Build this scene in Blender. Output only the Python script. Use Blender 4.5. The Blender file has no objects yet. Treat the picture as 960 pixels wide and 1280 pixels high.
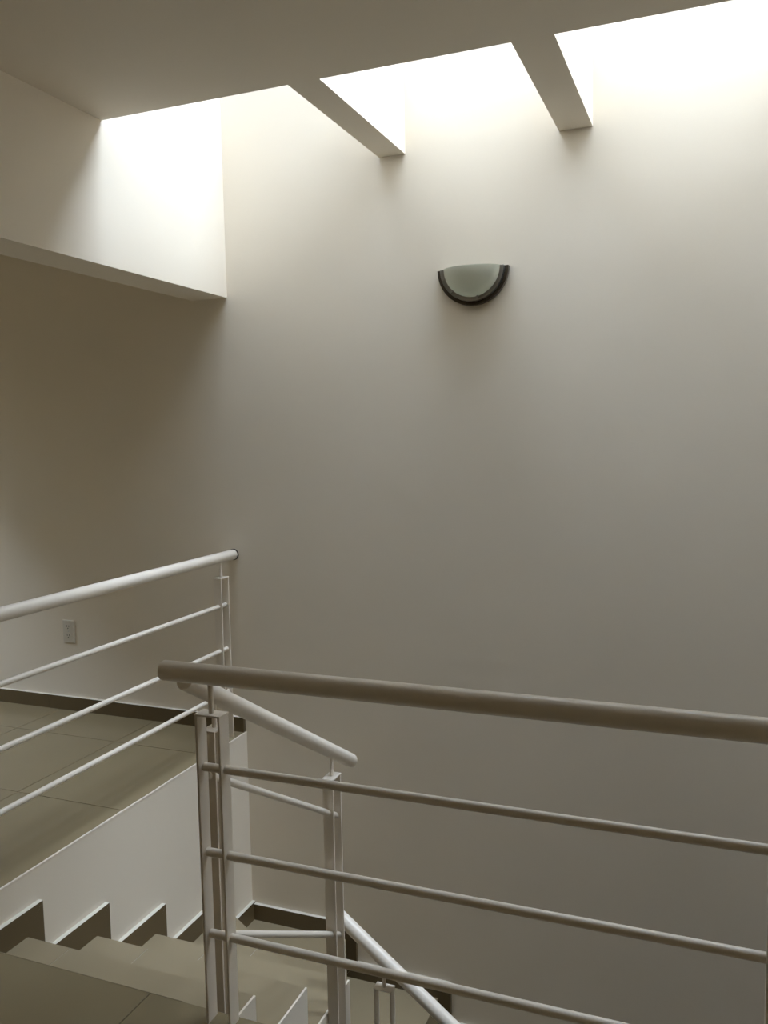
import bpy, bmesh, math, random
from mathutils import Vector, Matrix

random.seed(7)
scene = bpy.context.scene
C = scene.collection

# ------------------------------------------------------------------ camera
F_PX = 1058.9
YAW, PITCH, ROLL, CAM_H = -0.3770, 0.0901, -0.0188, 1.4251
cam_d = bpy.data.cameras.new('camera')
cam = bpy.data.objects.new('camera', cam_d)
C.objects.link(cam)
cam_d.sensor_fit = 'HORIZONTAL'
cam_d.sensor_width = 36.0
cam_d.lens = F_PX / 960.0 * 36.0
cam_d.clip_start = 0.05
_r = Vector((math.cos(YAW), -math.sin(YAW), 0))
_h = Vector((math.sin(YAW), math.cos(YAW), 0))
_z = Vector((0, 0, 1))
_f = _h * math.cos(PITCH) - _z * math.sin(PITCH)
_u = _h * math.sin(PITCH) + _z * math.cos(PITCH)
_right = _r * math.cos(ROLL) + _u * math.sin(ROLL)
_up = _u * math.cos(ROLL) - _r * math.sin(ROLL)
M = Matrix.Identity(4)
for i in range(3):
    M[i][0], M[i][1], M[i][2] = _right[i], _up[i], -_f[i]
M[2][3] = CAM_H
cam.matrix_world = M
scene.camera = cam

# ------------------------------------------------------------------ sky and exposure
world = bpy.data.worlds.new('overcast_sky')
scene.world = world
world.use_nodes = True
bg = world.node_tree.nodes['Background']
bg.inputs['Color'].default_value = (0.855, 0.95, 1.11, 1)      # even overcast sky
bg.inputs['Strength'].default_value = 11.2
vs = scene.view_settings
vs.view_transform = 'Standard'
vs.look = 'None'
vs.gamma = 1.0
vs.exposure = 1.2
vs.use_curve_mapping = False
scene.cycles.max_bounces = 12
scene.cycles.diffuse_bounces = 8
scene.cycles.transparent_max_bounces = 16

# key planes of the place (metres, upper floor at z = 0)
D = 3.4852          # back wall
X0 = -2.1487        # header wall / left edge of the skylight
XB = -2.122         # stringer wall under the upper landing
XL, XR, YR = -7.5, 2.4, -3.0
ZC = 2.6076         # ceiling
YS = 2.6554         # near edge of the skylight slot
ZH = 2.0789         # underside of header
ZROOF = 4.4
ZLOW = -2.80        # lower floor
XS = -1.248         # open side of the first flight
Y0 = 1.697          # edge of the hall floor at the head of the stairs
YG = 3.92             # far edge of the glazing
HX0, HX1, HY0, HY1 = -6.6, -4.9, 1.5, 2.75   # added roof light, unseen, further along the landing
XLN = -4.3           # added header, out of view
YC = 2.70           # inner corner of the turn


def portal(name, loc, rot, sx, sy):
    l = bpy.data.lights.new(name, 'AREA')
    l.shape = 'RECTANGLE'
    l.size, l.size_y = sx, sy
    l.cycles.is_portal = True
    o = bpy.data.objects.new(name, l)
    C.objects.link(o)
    o.location = loc
    o.rotation_euler = rot


portal('skylight_portal', ((X0 + XR) / 2, (YS + YG) / 2, ZROOF + 0.16), (0, 0, 0), XR - X0, YG - YS)
portal('added_roof_light_portal', ((HX0 + HX1) / 2, (HY0 + HY1) / 2, 3.05 + 0.1), (0, 0, 0), HX1 - HX0, HY1 - HY0)

# ------------------------------------------------------------------ materials
MATS = {}


def mat(name, col, rough=0.5, metal=0.0, bump=0.0, bscale=8.0, bdist=0.01, var=0.0, vscale=3.0, spec=0.5, detail=4.0, col2=None):
    m = bpy.data.materials.new(name)
    m.use_nodes = True
    nt = m.node_tree
    b = nt.nodes['Principled BSDF']
    b.inputs['Roughness'].default_value = rough
    b.inputs['Metallic'].default_value = metal
    b.inputs['Specular IOR Level'].default_value = spec
    tc = nt.nodes.new('ShaderNodeTexCoord')
    geo = nt.nodes.new('ShaderNodeNewGeometry')
    if var > 0:
        n = nt.nodes.new('ShaderNodeTexNoise')
        n.inputs['Scale'].default_value = vscale
        n.inputs['Detail'].default_value = 6
        nt.links.new(geo.outputs['Position'], n.inputs['Vector'])
        mx = nt.nodes.new('ShaderNodeMix')
        mx.data_type = 'RGBA'
        c2 = col2 or tuple(c * (1 - var) for c in col)
        mx.inputs[6].default_value = (*c2, 1)
        mx.inputs[7].default_value = (*col, 1)
        nt.links.new(n.outputs['Fac'], mx.inputs[0])
        nt.links.new(mx.outputs[2], b.inputs['Base Color'])
    else:
        b.inputs['Base Color'].default_value = (*col, 1)
    if bump > 0:
        n2 = nt.nodes.new('ShaderNodeTexNoise')
        n2.inputs['Scale'].default_value = bscale
        n2.inputs['Detail'].default_value = detail
        nt.links.new(geo.outputs['Position'], n2.inputs['Vector'])
        bp = nt.nodes.new('ShaderNodeBump')
        bp.inputs['Strength'].default_value = bump
        bp.inputs['Distance'].default_value = bdist
        nt.links.new(n2.outputs['Fac'], bp.inputs['Height'])
        nt.links.new(bp.outputs['Normal'], b.inputs['Normal'])
    MATS[name] = m
    return m


mat('plaster', (0.83, 0.76, 0.65), 0.75, bump=0.25, bscale=6.0, bdist=0.008, var=0.03, vscale=1.5, spec=0.3, detail=5)
mat('shaft_dark', (0.20, 0.19, 0.175), 0.9, bump=0.3, bscale=12, bdist=0.006, var=0.25, vscale=4.0)  # dark so the unseen skylight shaft bounces less light onto the wall top
mat('porcelain', (0.27, 0.22, 0.132), 0.24, var=0.14, vscale=2.2, bump=0.05, bscale=30, bdist=0.002)
mat('lower_tile', (0.17, 0.14, 0.10), 0.4, var=0.2, vscale=2.0)
mat('tread_tile', (0.32, 0.26, 0.165), 0.38, var=0.12, vscale=5.0, bump=0.08, bscale=40, bdist=0.002)
mat('skirting', (0.145, 0.105, 0.052), 0.35, var=0.2, vscale=6.0)
mat('filler', (0.72, 0.68, 0.60), 0.8, bump=0.4, bscale=60, bdist=0.003, var=0.1, vscale=30)
mat('grout', (0.20, 0.175, 0.135), 0.9, var=0.2, vscale=20)
mat('grout_light', (0.62, 0.57, 0.48), 0.9, var=0.2, vscale=20)
mat('enamel', (0.83, 0.765, 0.675), 0.32, bump=0.06, bscale=50, bdist=0.002, var=0.05, vscale=12)
mat('dark_rubber', (0.06, 0.055, 0.05), 0.6, var=0.2)
mat('bronze', (0.11, 0.088, 0.066), 0.36, metal=0.6, var=0.25, vscale=25)
mat('chrome', (0.46, 0.45, 0.42), 0.28, metal=0.85, var=0.1, vscale=20)
mat('ivory_plastic', (0.70, 0.66, 0.58), 0.4, var=0.04)
mat('slot_dark', (0.05, 0.045, 0.04), 0.6, var=0.2)
mat('aluminium', (0.62, 0.62, 0.62), 0.35, metal=0.9, var=0.08)

m = mat('frosted_glass', (0.66, 0.66, 0.57), 0.30, var=0.06, vscale=14)
b = m.node_tree.nodes['Principled BSDF']
b.inputs['Subsurface Weight'].default_value = 0.0
nt = m.node_tree
tr = nt.nodes.new('ShaderNodeBsdfTranslucent')
tr.inputs['Color'].default_value = (0.70, 0.71, 0.61, 1)
ms = nt.nodes.new('ShaderNodeMixShader')
ms.inputs[0].default_value = 0.35
out = nt.nodes['Material Output']
nt.links.new(b.outputs[0], ms.inputs[1])
nt.links.new(tr.outputs[0], ms.inputs[2])
nt.links.new(ms.outputs[0], out.inputs['Surface'])

m = bpy.data.materials.new('clear_pane')
m.use_nodes = True
nt = m.node_tree
nt.nodes.remove(nt.nodes['Principled BSDF'])
t = nt.nodes.new('ShaderNodeBsdfTransparent')
t.inputs['Color'].default_value = (0.93, 0.95, 0.95, 1)
g = nt.nodes.new('ShaderNodeBsdfGlossy')
g.inputs['Roughness'].default_value = 0.05
fr = nt.nodes.new('ShaderNodeFresnel')
fr.inputs['IOR'].default_value = 1.3
ms = nt.nodes.new('ShaderNodeMixShader')
nt.links.new(fr.outputs[0], ms.inputs[0])
nt.links.new(t.outputs[0], ms.inputs[1])
nt.links.new(g.outputs[0], ms.inputs[2])
nt.links.new(ms.outputs[0], nt.nodes['Material Output'].inputs['Surface'])
MATS['clear_pane'] = m


# ------------------------------------------------------------------ helpers
def obj(name, bm, material, parent=None, smooth=False, mats=None):
    bmesh.ops.recalc_face_normals(bm, faces=bm.faces)
    me = bpy.data.meshes.new(name)
    bm.to_mesh(me)
    bm.free()
    for k in (mats or [material]):
        me.materials.append(MATS[k])
    if smooth:
        me.shade_smooth()
        try:
            me.set_sharp_from_angle(angle=math.radians(40))
        except Exception:
            pass
    o = bpy.data.objects.new(name, me)
    C.objects.link(o)
    o.parent = parent
    return o


def dup(o, parent, loc=None):
    c = o.copy()
    C.objects.link(c)
    c.parent = parent
    if loc is not None:
        c.location = loc
    return c


def empty(name, loc=(0, 0, 0), parent=None):
    o = bpy.data.objects.new(name, None)
    C.objects.link(o)
    o.location = loc
    o.parent = parent
    o.empty_display_size = 0.1
    return o


def thing(o, label, cat, group=None):
    o['label'] = label
    o['category'] = cat
    if group:
        o['group'] = group
    return o


def struct(o, label, cat):
    o['kind'] = 'structure'
    o['label'] = label
    o['category'] = cat
    return o


def box(bm, x0, x1, y0, y1, z0, z1, bev=0.0):
    r = bmesh.ops.create_cube(bm, size=1.0)
    vs_ = r['verts']
    for v in vs_:
        v.co = Vector(((x0 + x1) / 2 + v.co.x * (x1 - x0), (y0 + y1) / 2 + v.co.y * (y1 - y0), (z0 + z1) / 2 + v.co.z * (z1 - z0)))
    if bev > 0:
        es = {e for v in vs_ for e in v.link_edges}
        bmesh.ops.bevel(bm, geom=list(es), offset=bev, segments=2, profile=0.5, affect='EDGES')


def boxes(*bs, bev=0.0):
    bm = bmesh.new()
    for q in bs:
        box(bm, *q, bev=bev)
    return bm


def prism(bm, pts, z0, z1, axis='Z'):
    """polygon extruded along an axis; pts are (x,y) for Z, (y,z) for X, (x,z) for Y"""
    def mk(p, w):
        if axis == 'Z':
            return (p[0], p[1], w)
        if axis == 'X':
            return (w, p[0], p[1])
        return (p[0], w, p[1])
    a = [bm.verts.new(mk(p, z0)) for p in pts]
    c = [bm.verts.new(mk(p, z1)) for p in pts]
    n = len(pts)
    bm.faces.new(a)
    bm.faces.new(c[::-1])
    for i in range(n):
        j = (i + 1) % n
        bm.faces.new((a[i], c[i], c[j], a[j]))


def tube(bm, p0, p1, r, seg=20, cap=0.0):
    """round bar with softly rounded ends"""
    p0, p1 = Vector(p0), Vector(p1)
    d = (p1 - p0)
    L = d.length
    d.normalize()
    q = d.to_track_quat('Z', 'Y')
    prof = [(0, r - cap), (cap * 0.3, r - cap * 0.3), (cap, r), (L - cap, r), (L - cap * 0.3, r - cap * 0.3), (L, r - cap)] if cap > 0 else [(0, r), (L, r)]
    rings = []
    for z, rr in prof:
        rings.append([bm.verts.new(p0 + q @ Vector((rr * math.cos(2 * math.pi * k / seg), rr * math.sin(2 * math.pi * k / seg), z))) for k in range(seg)])
    for a, c in zip(rings, rings[1:]):
        for k in range(seg):
            bm.faces.new((a[k], a[(k + 1) % seg], c[(k + 1) % seg], c[k]))
    bm.faces.new(rings[0][::-1])
    bm.faces.new(rings[-1])


def tubes(name, material, parent, p0, p1, r, cap=0.0, seg=20):
    bm = bmesh.new()
    tube(bm, p0, p1, r, seg, cap)
    return obj(name, bm, material, parent, smooth=True)


# ------------------------------------------------------------------ the shell
W = 0.2
struct(obj('wall_back', boxes((XL - W, XR + W, D, D + W, ZLOW - 0.2, 3.15)), 'plaster'),
       'tall off-white plaster back wall behind the wall lamp and stairs', 'wall')
struct(obj('wall_right', boxes((XR, XR + W, YR, D, ZLOW - 0.2, ZROOF), (XR, XR + W, D + 0.001, YG + W, 3.151, ZROOF)), 'plaster'),
       'off-white plaster wall closing the right side of the stairwell', 'wall')
struct(obj('wall_rear', boxes((XL - W, XR + W, YR - W, YR, ZLOW - 0.2, ZROOF)), 'plaster'),
       'off-white plaster wall behind the upper hall', 'wall')
struct(obj('wall_left', boxes((XL - W, XL, YR, D, ZLOW - 0.2, 3.05)), 'plaster'),
       'off-white plaster wall at the far left end of the landing', 'wall')
struct(obj('wall_added_header', boxes((XLN - 0.19, XLN, YR, D, ZH, ZC)), 'plaster'),  # unseen header, added to keep the roof light off the upper wall
       'unseen header added further left to shade the upper landing wall', 'wall')
struct(obj('wall_header', boxes((X0 - 0.1916, X0, YR, D, ZH, ZC)), 'plaster'),
       'white plastered header hanging from the ceiling above the left landing', 'wall')
ZS = 3.05            # top of the roof slab
ceil = struct(obj('ceiling', boxes((X0, XR, YR, YS, ZC, ZS), (XL, HX0, YR, D, ZC, ZS), (HX1, X0, YR, D, ZC, ZS),
                                   (HX0, HX1, YR, HY0, ZC, ZS), (HX0, HX1, HY1, D, ZC, ZS)), 'plaster'),
              'flat plastered ceiling ending at the skylight slot', 'ceiling')
struct(obj('wall_shaft', boxes((X0 - W, XR, YS - W, YS, ZS, ZROOF), (X0 - W, X0, YS, D, ZS, ZROOF), (X0 - W, XR, D + W, YG + W, 3.0, 3.14), (X0 - W, XR, YG, YG + W, 3.14, ZROOF), (X0 - W, X0, D, YG, 3.15, ZROOF)), 'shaft_dark'),
       'unseen skylight upstand above the ceiling slot, darkened to cut bounced light', 'wall')
for bx0, bx1 in ((-1.3708, -1.2532), (-0.6068, -0.4763), (0.30, 0.43), (1.21, 1.34)):
    obj('ceiling_beam', boxes((bx0, bx1, YS, D, ZC, ZC + 0.42)), 'plaster', ceil)
struct(obj('wall_stringer', boxes((XB - 0.15, XB, Y0, D, ZLOW, -0.004)), 'plaster'),
       'off-white plaster wall under the landing edge, beside the descending steps', 'wall')
struct(obj('floor_lower', boxes((XL, XR, YR, D, ZLOW - 0.2, ZLOW)), 'lower_tile'),
       'tiled floor of the storey below at the foot of the stairs', 'floor')

# skylight glazing: frame bars and panes over each bay
sk = struct(empty('window_1', (0, 0, 0)), 'glazed skylight slot in the ceiling along the back wall', 'skylight')
bays = [(X0, -1.0), (-1.0, 0.15), (0.15, 1.3), (1.3, XR)]
for a, c in bays:
    f = obj('frame', boxes((a, c, YS, YS + 0.04, ZROOF, ZROOF + 0.05), (a, c, YG - 0.04, YG, ZROOF, ZROOF + 0.05),
                           (a, a + 0.04, YS + 0.04, YG - 0.04, ZROOF, ZROOF + 0.05), (c - 0.04, c, YS + 0.04, YG - 0.04, ZROOF, ZROOF + 0.05)), 'aluminium', sk)
    obj('pane', boxes((a + 0.04, c - 0.04, YS + 0.04, YG - 0.04, ZROOF + 0.02, ZROOF + 0.03)), 'clear_pane', f)
wn = struct(empty('window_added', (0, 0, 0)), 'unseen roof light added over the far left landing for daylight from that side', 'skylight')  # added out of view to light the lower left wall
f = obj('frame', boxes((HX0, HX1, HY0, HY0 + 0.04, ZS, ZS + 0.05), (HX0, HX1, HY1 - 0.04, HY1, ZS, ZS + 0.05),
                       (HX0, HX0 + 0.04, HY0 + 0.04, HY1 - 0.04, ZS, ZS + 0.05), (HX1 - 0.04, HX1, HY0 + 0.04, HY1 - 0.04, ZS, ZS + 0.05)), 'aluminium', wn)
obj('pane', boxes((HX0 + 0.04, HX1 - 0.04, HY0 + 0.04, HY1 - 0.04, ZS + 0.02, ZS + 0.03)), 'clear_pane', f)

# ------------------------------------------------------------------ upper floor with its tiles
TT = 0.004
floor = struct(obj('floor', boxes((XL, XB - 0.15, YR, D, -0.25, -TT), (XB - 0.15, XR, YR, Y0, -0.25, -TT)), 'grout'),
               'glossy beige porcelain tile floor of the upper landing and hall', 'floor')
JX, JY, TS, GW = -2.65, 3.16, 0.60, 0.003
full = None


def tile(x0, x1, y0, y1):
    global full
    x0 += GW / 2
    x1 -= GW / 2
    y0 += GW / 2
    y1 -= GW / 2
    if x1 - x0 < 0.01 or y1 - y0 < 0.01:
        return
    if abs(x1 - x0 - TS + GW) < 1e-4 and abs(y1 - y0 - TS + GW) < 1e-4:
        if full is None:
            full = obj('tile', boxes((0, TS - GW, 0, TS - GW, -TT, 0), bev=0.0008), 'porcelain', floor)
            full.location = (x0, y0, 0)
        else:
            dup(full, floor, (x0, y0, 0))
        return
    obj('tile', boxes((x0, x1, y0, y1, -TT, 0), bev=0.0008), 'porcelain', floor)


def tile_area(X0_, X1_, Y0_, Y1_, jx, jy):
    i0 = math.floor((X0_ - jx) / TS)
    while jx + i0 * TS < X1_ - 1e-6:
        a, c = max(X0_, jx + i0 * TS), min(X1_, jx + (i0 + 1) * TS)
        k = math.floor((Y0_ - jy) / TS)
        while jy + k * TS < Y1_ - 1e-6:
            tile(a, c, max(Y0_, jy + k * TS), min(Y1_, jy + (k + 1) * TS))
            k += 1
        i0 += 1


tile_area(XL, XB - 0.004, YR, D, JX, JY)
tile_area(XB - 0.004, XR, YR, Y0, -1.3465, 1.36)

# rough bright mortar bead along the landing edge above the stringer wall
bm = bmesh.new()
n = 70
prev = None
for i in range(n + 1):
    y = Y0 + (D - Y0) * i / n
    w = 0.0022 + 0.002 * random.random()
    h = 0.0008 + 0.0018 * random.random() * (1 if (i // 6) % 3 else 0.2)
    ring = [bm.verts.new((XB - w, y, -0.004)), bm.verts.new((XB - w, y, h * 0.6)), bm.verts.new((XB - 0.001, y, h)), bm.verts.new((XB + 0.001, y, h - 0.003)), bm.verts.new((XB + 0.0005, y, -0.010))]
    if prev:
        for k in range(5):
            bm.faces.new((prev[k], prev[(k + 1) % 5], ring[(k + 1) % 5], ring[k]))
    else:
        bm.faces.new(ring)
    prev = ring
bm.faces.new(prev[::-1])
struct(obj('trim_1', bm, 'plaster'), 'thin uneven mortar bead along the edge of the upper landing', 'trim')

# ------------------------------------------------------------------ staircase
ZT = [0.0, -0.207, -0.392, -0.580, -0.766, -0.950, -1.135]
YN = [Y0, 2.037, 2.362, YC]
XW5 = -1.617            # tread 5 nosing where it meets the back wall
YW4 = 3.243             # tread 4 nosing where it meets the stringer wall
TR = 0.0016            # tread tiles stand this proud of their mortar bed
RISE = 0.185
XN = [-1.155 + 0.25 * k for k in range(10)]          # nosings of the second flight
ZN = [-1.135 - RISE * k for k in range(10)]
SK = 0.018              # skirting thickness

stairs = thing(empty('staircase', (XS, Y0, ZLOW)), 'winding stair with beige tiled treads going down below the landing', 'staircase')


def sobj(name, bm, m_, mats=None, smooth=False):
    bmesh.ops.translate(bm, verts=bm.verts, vec=-Vector(stairs.location))
    return obj(name, bm, m_, stairs, smooth, mats)


bm = bmesh.new()
prof = [(Y0, -TR - 0.0)]
prof = []
for k in range(1, 4):
    prof += [(YN[k - 1] - (0 if k > 1 else -0.001), ZT[k] - TR), (YN[k], ZT[k] - TR)]
prof += [(YC, ZT[3] - 0.32), (Y0 + 0.001, ZT[1] - 0.32 - 0.02)]
prism(bm, prof, XB + 0.001, XS, 'X')
sobj('flight_body', bm, 'grout_light')
# winder blocks
PC = (XS, YC)
w4 = [(XB + 0.001, YC + 0.001), (XS, YC + 0.001), (XB + 0.001, YW4)]
w5 = [(XS, YC + 0.001), (XW5, D - 0.001), (XB + 0.001, D - 0.001), (XB + 0.001, YW4)]
w6 = [(XS, YC + 0.001), (XN[0], YC + 0.001), (XN[0], D - 0.001), (XW5, D - 0.001)]
for w, z in ((w4, ZT[4]), (w5, ZT[5]), (w6, ZT[6])):
    bm = bmesh.new()
    prism(bm, w, z - 0.30, z - TR)
    sobj('winder_body', bm, 'grout_light')
bm = bmesh.new()
prof = []
for k in range(1, 9):
    prof += [(XN[k - 1] + 0.001, ZN[k] - TR), (XN[k] if k < 8 else XN[k], ZN[k] - TR)]
prof += [(XN[8], ZLOW + 0.001), (XN[7], ZLOW + 0.001), (XN[0] + 0.001, ZN[0] - 0.45)]
prism(bm, prof, YC + 0.001, D - 0.001, 'Y')
sobj('flight_body', bm, 'plaster')

# white plastered skin on the open side of both flights, flush with the tiles
bm = bmesh.new()
prof = []
for k in range(1, 4):
    prof += [(YN[k - 1] - (0.0 if k > 1 else -0.001), ZT[k] + 0.001), (YN[k], ZT[k] + 0.001)]
prof += [(YC, ZT[3] - 0.55), (Y0 + 0.001, ZT[1] - 0.34)]
prism(bm, prof, XS, XS + 0.007, 'X')
sobj('side_plaster', bm, 'plaster')
bm = bmesh.new()
prof = [(XS + 0.007, ZT[6] + 0.001), (XN[0], ZT[6] + 0.001)]
for k in range(1, 9):
    prof += [(XN[k - 1], ZN[k] + 0.001), (XN[k], ZN[k] + 0.001)]
prof += [(XN[8], ZLOW + 0.002), (XN[7], ZLOW + 0.002), (XS + 0.007, ZT[6] - 0.45)]
prism(bm, prof, YC - 0.007, YC, 'Y')
sobj('side_plaster', bm, 'plaster')

# tread tiles
JT = [None, -1.925, -1.878, -1.842]
g = 0.0015


def tread(poly, z):
    bm = bmesh.new()
    prism(bm, poly, z - TR, z)
    sobj('tread_tile', bm, 'tread_tile')


def rect(x0, x1, y0, y1):
    return [(x0 + g, y0 + g), (x1 - g, y0 + g), (x1 - g, y1 - g), (x0 + g, y1 - g)]


XI = XB + SK
for k in (1, 2, 3):
    tread(rect(XB + 0.002, JT[k], YN[k - 1], YN[k]), ZT[k])
    tread(rect(JT[k], XS, YN[k - 1], YN[k]), ZT[k])
# winder treads, tread 4 cut along the joint at x = -1.818
def ydiag(x):
    return YC + (YW4 - YC) * (x - XS) / (XB - XS)


xj = -1.818
tread([(XB + 0.002, YC + g), (xj - g, YC + g), (xj - g, ydiag(xj - g)), (XB + 0.002, ydiag(XB + 0.002))], ZT[4])
tread([(xj + g, YC + g), (XS, YC + g), (xj + g, ydiag(xj + g))], ZT[4])
xd = lambda y: XS + (XW5 - XS) * (y - YC) / (D - YC)
tread([(XS, YC + g), (XW5, D - 0.002), (XB + 0.002, D - 0.002), (XB + 0.002, YW4 + g)], ZT[5])
tread([(XS + g, YC + g), (XN[0], YC + g), (XN[0], 3.10 - g), (xd(3.10) + g, 3.10 - g)], ZT[6])
tread([(xd(3.10) + g, 3.10 + g), (XN[0], 3.10 + g), (XN[0], D - 0.002), (XW5 + g, D - 0.002)], ZT[6])
for k in range(1, 9):
    tread(rect(XN[k - 1], XN[k], YC, 3.10), ZN[k])
    tread(rect(XN[k - 1], XN[k], 3.10, D - 0.002), ZN[k])


def riser(bm):
    sobj('riser_tile', bm, 'tread_tile')


RT = 0.003
riser(boxes((XI, XS, Y0 + 0.001, Y0 + RT, ZT[1] + 0.0005, -TR)))
for k in (1, 2, 3):
    riser(boxes((XI, XS, YN[k], YN[k] + RT, ZT[k + 1] + 0.0005, ZT[k] - TR)))


def riser_diag(p, q, ztop, zbot):
    p, q = Vector(p), Vector(q)
    dv = (q - p).normalized()
    nrm = Vector((-dv.y, dv.x)) * -RT
    bm = bmesh.new()
    prism(bm, [p, q, q + nrm, p + nrm], zbot + 0.0005, ztop - TR)
    riser(bm)


riser_diag((XI, ydiag(XI)), (XS, YC), ZT[4], ZT[5])
riser_diag((xd(D - SK), D - SK), (XS, YC), ZT[5], ZT[6])
# note: the offsets above point away from the block, onto the lower tread
for k in range(0, 8):
    riser(boxes((XN[k], XN[k] + RT, YC, D - SK, ZN[k + 1] + 0.0005, ZN[k] - TR)))


# ------------------------------------------------------------------ skirtings (dark tile, pale mortar on the top edge)
def skirt(parent, pts, a, c, axis):
    bm = bmesh.new()
    prism(bm, pts, a, c, axis)
    bmesh.ops.recalc_face_normals(bm, faces=bm.faces)
    for f_ in bm.faces:
        if f_.normal.z > 0.6:
            f_.material_index = 1
    # small chamfer so that the top edge catches the light
    es = [e for e in bm.edges if any(f2.material_index == 1 for f2 in e.link_faces) and all(abs(f2.normal.z) < 2 for f2 in e.link_faces)]
    return obj('skirting_tile', bm, None, parent, mats=['skirting', 'filler'])


SH = 0.088
SV = 0.075
b1 = struct(empty('baseboard_left'), 'stepped dark tile skirting on the wall beside the steps', 'baseboard')
seq = [(YN[k], ZT[k], ZT[k + 1]) for k in range(0, 4)]
seq[3] = (YC, ZT[3], ZT[4])
gm = 0.0006
for i, (y, zt, zb) in enumerate(seq):
    # upright piece beside the riser
    skirt(b1, [(y, zt + gm), (y + SV, zt + SH - gm), (y + SV, zb + SH + gm), (y, zb + gm)], XB, XB + SK, 'X')
    yn = seq[i + 1][0] if i < 3 else YW4
    skirt(b1, [(y + gm, zb), (yn, zb), (yn + (SV if i < 3 else 0.045), zb + SH), (y + SV, zb + SH)], XB, XB + SK, 'X')
skirt(b1, [(YW4, ZT[4] + gm), (YW4 + 0.045, ZT[4] + SH - gm), (YW4 + 0.045, ZT[5] + SH + gm), (YW4, ZT[5] + gm)], XB, XB + SK, 'X')
skirt(b1, [(YW4 + gm, ZT[5]), (D, ZT[5]), (D, ZT[5] + SH), (YW4 + 0.045, ZT[5] + SH)], XB, XB + SK, 'X')

b2 = struct(empty('baseboard_back'), 'stepped dark tile skirting running down the back wall', 'baseboard')
SHB, SVB = 0.080, 0.062
skirt(b2, [(XB + SK, ZT[5]), (XW5, ZT[5]), (XW5 + SVB, ZT[5] + SHB), (XB + SK, ZT[5] + SHB)], D - SK, D, 'Y')
xs_, zs_ = [XW5] + XN[:9], [ZT[5], ZT[6]] + ZN[1:9] + [ZLOW]
for i in range(len(xs_)):
    x, zt, zb = xs_[i], zs_[i], zs_[i + 1]
    skirt(b2, [(x, zt + gm), (x + SVB, zt + SHB - gm), (x + SVB, zb + SHB + gm), (x, zb + gm)], D - SK, D, 'Y')
    xn = xs_[i + 1] if i + 1 < len(xs_) else XR
    if i + 1 < len(xs_):
        skirt(b2, [(x + gm, zb), (xn, zb), (xn + SVB, zb + SHB), (x + SVB, zb + SHB)], D - SK, D, 'Y')

b3 = struct(empty('baseboard_landing'), 'dark tile baseboard along the back wall of the upper landing', 'baseboard')
x = XB - 0.004
while x > XL + 0.01:
    x1 = max(XL, x - TS)
    skirt(b3, [(x1 + 0.001, 0), (x - 0.001, 0), (x - 0.001, 0.073), (x1 + 0.001, 0.073)], D - SK, D, 'Y')
    x = x1

# ------------------------------------------------------------------ railings
RH, RB, FW, FT, PS = 0.0245, 0.0105, 0.040, 0.006, 0.062
ZR, ZBAR = 0.870, (0.643, 0.431, 0.224)


def make_post(parent, base, axis, ztop, zrail, zbot, name='post'):
    """two flat bars side by side along the rail axis, a cap plate and a round pin up to the handrail"""
    x, y = base
    p = empty(name, (x, y, zbot), parent)
    h = ztop - zbot
    for s in (-1, 1):
        o = s * (PS / 2)
        if axis == 'X':
            bm = boxes((o - FT / 2, o + FT / 2, -FW / 2, FW / 2, 0, h - 0.005), bev=0.0012)
        else:
            bm = boxes((-FW / 2, FW / 2, o - FT / 2, o + FT / 2, 0, h - 0.005), bev=0.0012)
        obj('flat_bar', bm, 'enamel', p)
    e = PS / 2 + FT / 2 + 0.001
    w = FW / 2 + 0.001
    bm = boxes((-e, e, -w, w, h - 0.005, h), bev=0.0012) if axis == 'X' else boxes((-w, w, -e, e, h - 0.005, h), bev=0.0012)
    obj('cap_plate', bm, 'enamel', p)
    tubes('support_pin', 'enamel', p, (0, 0, h), (0, 0, zrail - RH + 0.004 - zbot), 0.0068, seg=14)
    return p


# left landing railing, along the edge of the upper landing
XRL = -2.160
r1 = thing(empty('landing_railing', (XRL, D - 0.09, 0)), 'white metal railing along the edge of the upper left landing', 'railing')
off = Vector(r1.location)


def L(p, o):
    return tuple(Vector(p) - o)


YA = Y0 - 0.12
tubes('handrail', 'enamel', r1, L((XRL, YA, ZR), off), L((XRL, D - 0.004, ZR), off), RH, cap=0.004, seg=32)
for z in ZBAR:
    tubes('rail_bar', 'enamel', r1, L((XRL, YA + 0.05, z), off), L((XRL, 3.405, z), off), RB, cap=0.002)
for yp in (3.367, YA + 0.09):
    p = make_post(r1, (0, 0), 'Y', 0.778, ZR, 0.0)
    p.location = L((XRL, yp, 0), off)
bm = bmesh.new()
tube(bm, L((XRL, D - 0.004, ZR), off), L((XRL, D, ZR), off), RH + 0.003, 28)
o = obj('wall_ring', bm, 'dark_rubber', r1, smooth=True)
o['label'] = 'dark ring where the rail meets the wall'

# near railing in front of the camera
YNR = 1.667
r2 = thing(empty('hall_railing', (-1.110, YNR, 0)), 'cream metal railing crossing the foreground with thick round handrail', 'railing')
off2 = Vector(r2.location)
tubes('handrail', 'enamel', r2, L((-1.243, YNR, ZR), off2), L((XR, YNR, ZR), off2), RH, cap=0.004, seg=32)
for z in ZBAR:
    tubes('rail_bar', 'enamel', r2, L((-1.136, YNR, z), off2), L((XR - 0.02, YNR, z), off2), RB, cap=0.002)
for xp in (-1.110, 0.132, 1.36):
    p = make_post(r2, (0, 0), 'X', 0.778, ZR, 0.0)
    p.location = L((xp, YNR, 0), off2)

# stair railing of the first flight, fixed to the open side of the steps
XSR = XS + 0.007 + FW / 2 + 0.001
SL = -0.580


def zrail(y):
    return 0.374 + SL * (y - 2.51)


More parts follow.
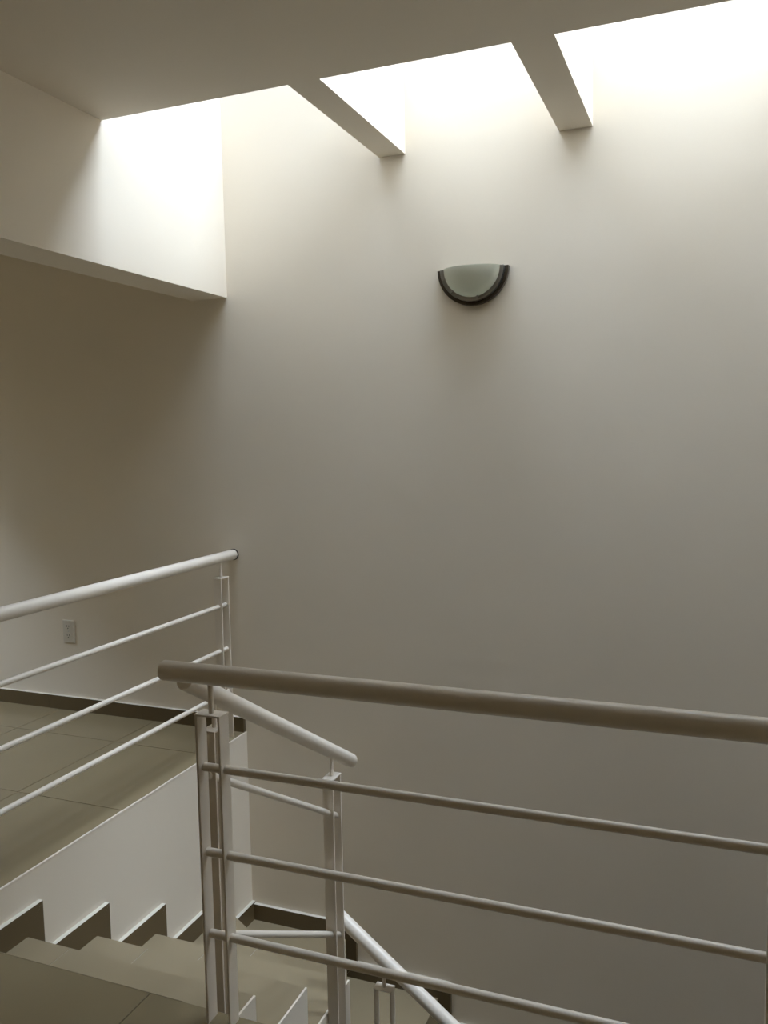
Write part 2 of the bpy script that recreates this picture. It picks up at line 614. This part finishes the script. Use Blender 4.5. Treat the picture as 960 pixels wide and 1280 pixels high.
r3 = thing(empty('stair_railing', (XSR, 2.545, -0.9)), 'white sloping stair railing descending behind the foreground post', 'railing')
off3 = Vector(r3.location)
tubes('handrail', 'enamel', r3, L((XSR, 1.72, zrail(1.72)), off3), L((XSR, 2.715, zrail(2.715)), off3), RH, cap=0.005, seg=32)
for dz in (-0.226, -0.440, -0.661):
    tubes('rail_bar', 'enamel', r3, L((XSR, 1.80, zrail(1.80) + dz), off3), L((XSR, 2.585, zrail(2.585) + dz), off3), RB, cap=0.002)
for yp, zb in ((1.845, -0.46), (2.545, -0.90)):
    p = make_post(r3, (0, 0), 'Y', zrail(yp) - 0.088, zrail(yp), zb)
    p.location = L((XSR, yp, zb), off3)

# lower railing of the second flight
YSR = YC - 0.007 - FW / 2 - 0.001
SL2 = -0.755


def zrail2(x_):
    return -0.448 + SL2 * (x_ + 1.092)


r4 = thing(empty('stair_railing', (-1.09, YSR, -1.6)), 'lower white stair railing slanting down along the back wall flight', 'railing')
off4 = Vector(r4.location)
tubes('handrail', 'enamel', r4, L((-1.275, YSR, zrail2(-1.275)), off4), L((0.75, YSR, zrail2(0.75)), off4), RH, cap=0.005, seg=32)
for dz in (-0.28, -0.50, -0.72):
    tubes('rail_bar', 'enamel', r4, L((-1.060, YSR, zrail2(-1.060) + dz), off4), L((0.72, YSR, zrail2(0.72) + dz), off4), RB, cap=0.002)
for xp, in ((-1.092,), (-0.25,), (0.60,)):
    zb = zrail2(xp) - 1.12
    p = make_post(r4, (0, 0), 'X', zrail2(xp) - 0.105, zrail2(xp), zb)
    p.location = L((xp, YSR, zb), off4)

# ------------------------------------------------------------------ wall lamp (half-bowl sconce)
lamp = thing(empty('wall_lamp', (-0.958, D, 2.106)), 'half-round wall lamp with frosted glass bowl and dark bronze rim', 'lamp')


def half_ring(r_in, r_out, y0, y1, seg=36):
    """half annulus hanging below z = 0, from depth y0 to y1"""
    bm = bmesh.new()
    cols = []
    for i in range(seg + 1):
        a = math.pi + math.pi * i / seg
        c, s = math.cos(a), math.sin(a)
        cols.append([bm.verts.new((r * c, y, r * s)) for r, y in ((r_in, y0), (r_out, y0), (r_out, y1), (r_in, y1))])
    for a, c in zip(cols, cols[1:]):
        for k in range(4):
            bm.faces.new((a[k], a[(k + 1) % 4], c[(k + 1) % 4], c[k]))
    bm.faces.new(cols[0])
    bm.faces.new(cols[-1][::-1])
    return bm


# back plate fixed to the wall
bm = bmesh.new()
pts = [(0.150 * math.cos(math.pi + math.pi * i / 36), 0.150 * math.sin(math.pi + math.pi * i / 36)) for i in range(37)]
prism(bm, pts, -0.006, 0.0, 'Y')
obj('back_plate', bm, 'bronze', lamp)
obj('outer_rim', half_ring(0.137, 0.151, -0.024, -0.006), 'bronze', lamp, smooth=True)
obj('inner_band', half_ring(0.1195, 0.1355, -0.040, -0.006), 'chrome', lamp, smooth=True)
# glass bowl: quarter ellipsoid shell open at the top
bm = bmesh.new()
ro, dep = 0.119, 0.066
NU, NV = 32, 14


def shell(r, dpt, y_base):
    g_ = []
    for i in range(NU + 1):
        th = math.pi + math.pi * i / NU
        row = []
        for j in range(NV + 1):
            ph = (math.pi / 2) * j / NV
            row.append(bm.verts.new((r * math.cos(th) * math.cos(ph), y_base - dpt * math.sin(ph), r * math.sin(th) * math.cos(ph))))
        g_.append(row)
    return g_


A = shell(ro, dep, -0.036)
B = shell(ro - 0.004, dep - 0.004, -0.036)
for G in (A, B):
    for i in range(NU):
        for j in range(NV):
            bm.faces.new((G[i][j], G[i + 1][j], G[i + 1][j + 1], G[i][j + 1]))
for i in (0, NU):
    for j in range(NV):
        bm.faces.new((A[i][j], A[i][j + 1], B[i][j + 1], B[i][j]))
for i in range(NU):
    bm.faces.new((A[i][0], A[i + 1][0], B[i + 1][0], B[i][0]))
bmesh.ops.remove_doubles(bm, verts=bm.verts, dist=0.0002)
gl = obj('glass_shade', bm, 'frosted_glass', lamp, smooth=True)
# little clips that hold the glass
for ang in (200, 228, 282):
    a = math.radians(ang)
    c, s = math.cos(a), math.sin(a)
    bm = boxes((-0.003, 0.003, -0.048, -0.036, -0.012, 0.004), bev=0.001)
    bmesh.ops.rotate(bm, verts=bm.verts, cent=(0, 0, 0), matrix=Matrix.Rotation(-(a - 3 * math.pi / 2), 3, 'Y'))
    bmesh.ops.translate(bm, verts=bm.verts, vec=(0.121 * c, 0, 0.121 * s))
    obj('clip', bm, 'chrome', lamp)

# ------------------------------------------------------------------ wall outlet
ox, oz = -3.183, 0.425
outl = thing(empty('wall_outlet', (ox, D, oz)), 'small ivory double wall outlet above the landing baseboard', 'outlet')
obj('cover_plate', boxes((-0.037, 0.037, -0.008, 0, -0.060, 0.060), bev=0.0025), 'ivory_plastic', outl)
for s in (-1, 1):
    bm = bmesh.new()
    pts = []
    for i in range(28):
        a = 2 * math.pi * i / 28
        pts.append((max(-0.0155, min(0.0155, 0.019 * math.cos(a))), s * 0.024 + 0.0175 * math.sin(a)))
    prism(bm, pts, -0.0105, -0.008, 'Y')
    so = obj('socket', bm, 'ivory_plastic', outl)
    bm = boxes((-0.0075, -0.0050, -0.0111, -0.0104, s * 0.024 + 0.000, s * 0.024 + 0.010),
               (0.0050, 0.0075, -0.0111, -0.0104, s * 0.024 + 0.000, s * 0.024 + 0.009))
    tube(bm, (0, -0.0111, s * 0.024 - 0.007), (0, -0.0104, s * 0.024 - 0.007), 0.003, 10)
    obj('slots', bm, 'slot_dark', so)
bm = bmesh.new()
tube(bm, (0, -0.0095, 0), (0, -0.008, 0), 0.0035, 12)
obj('screw', bm, 'aluminium', outl)
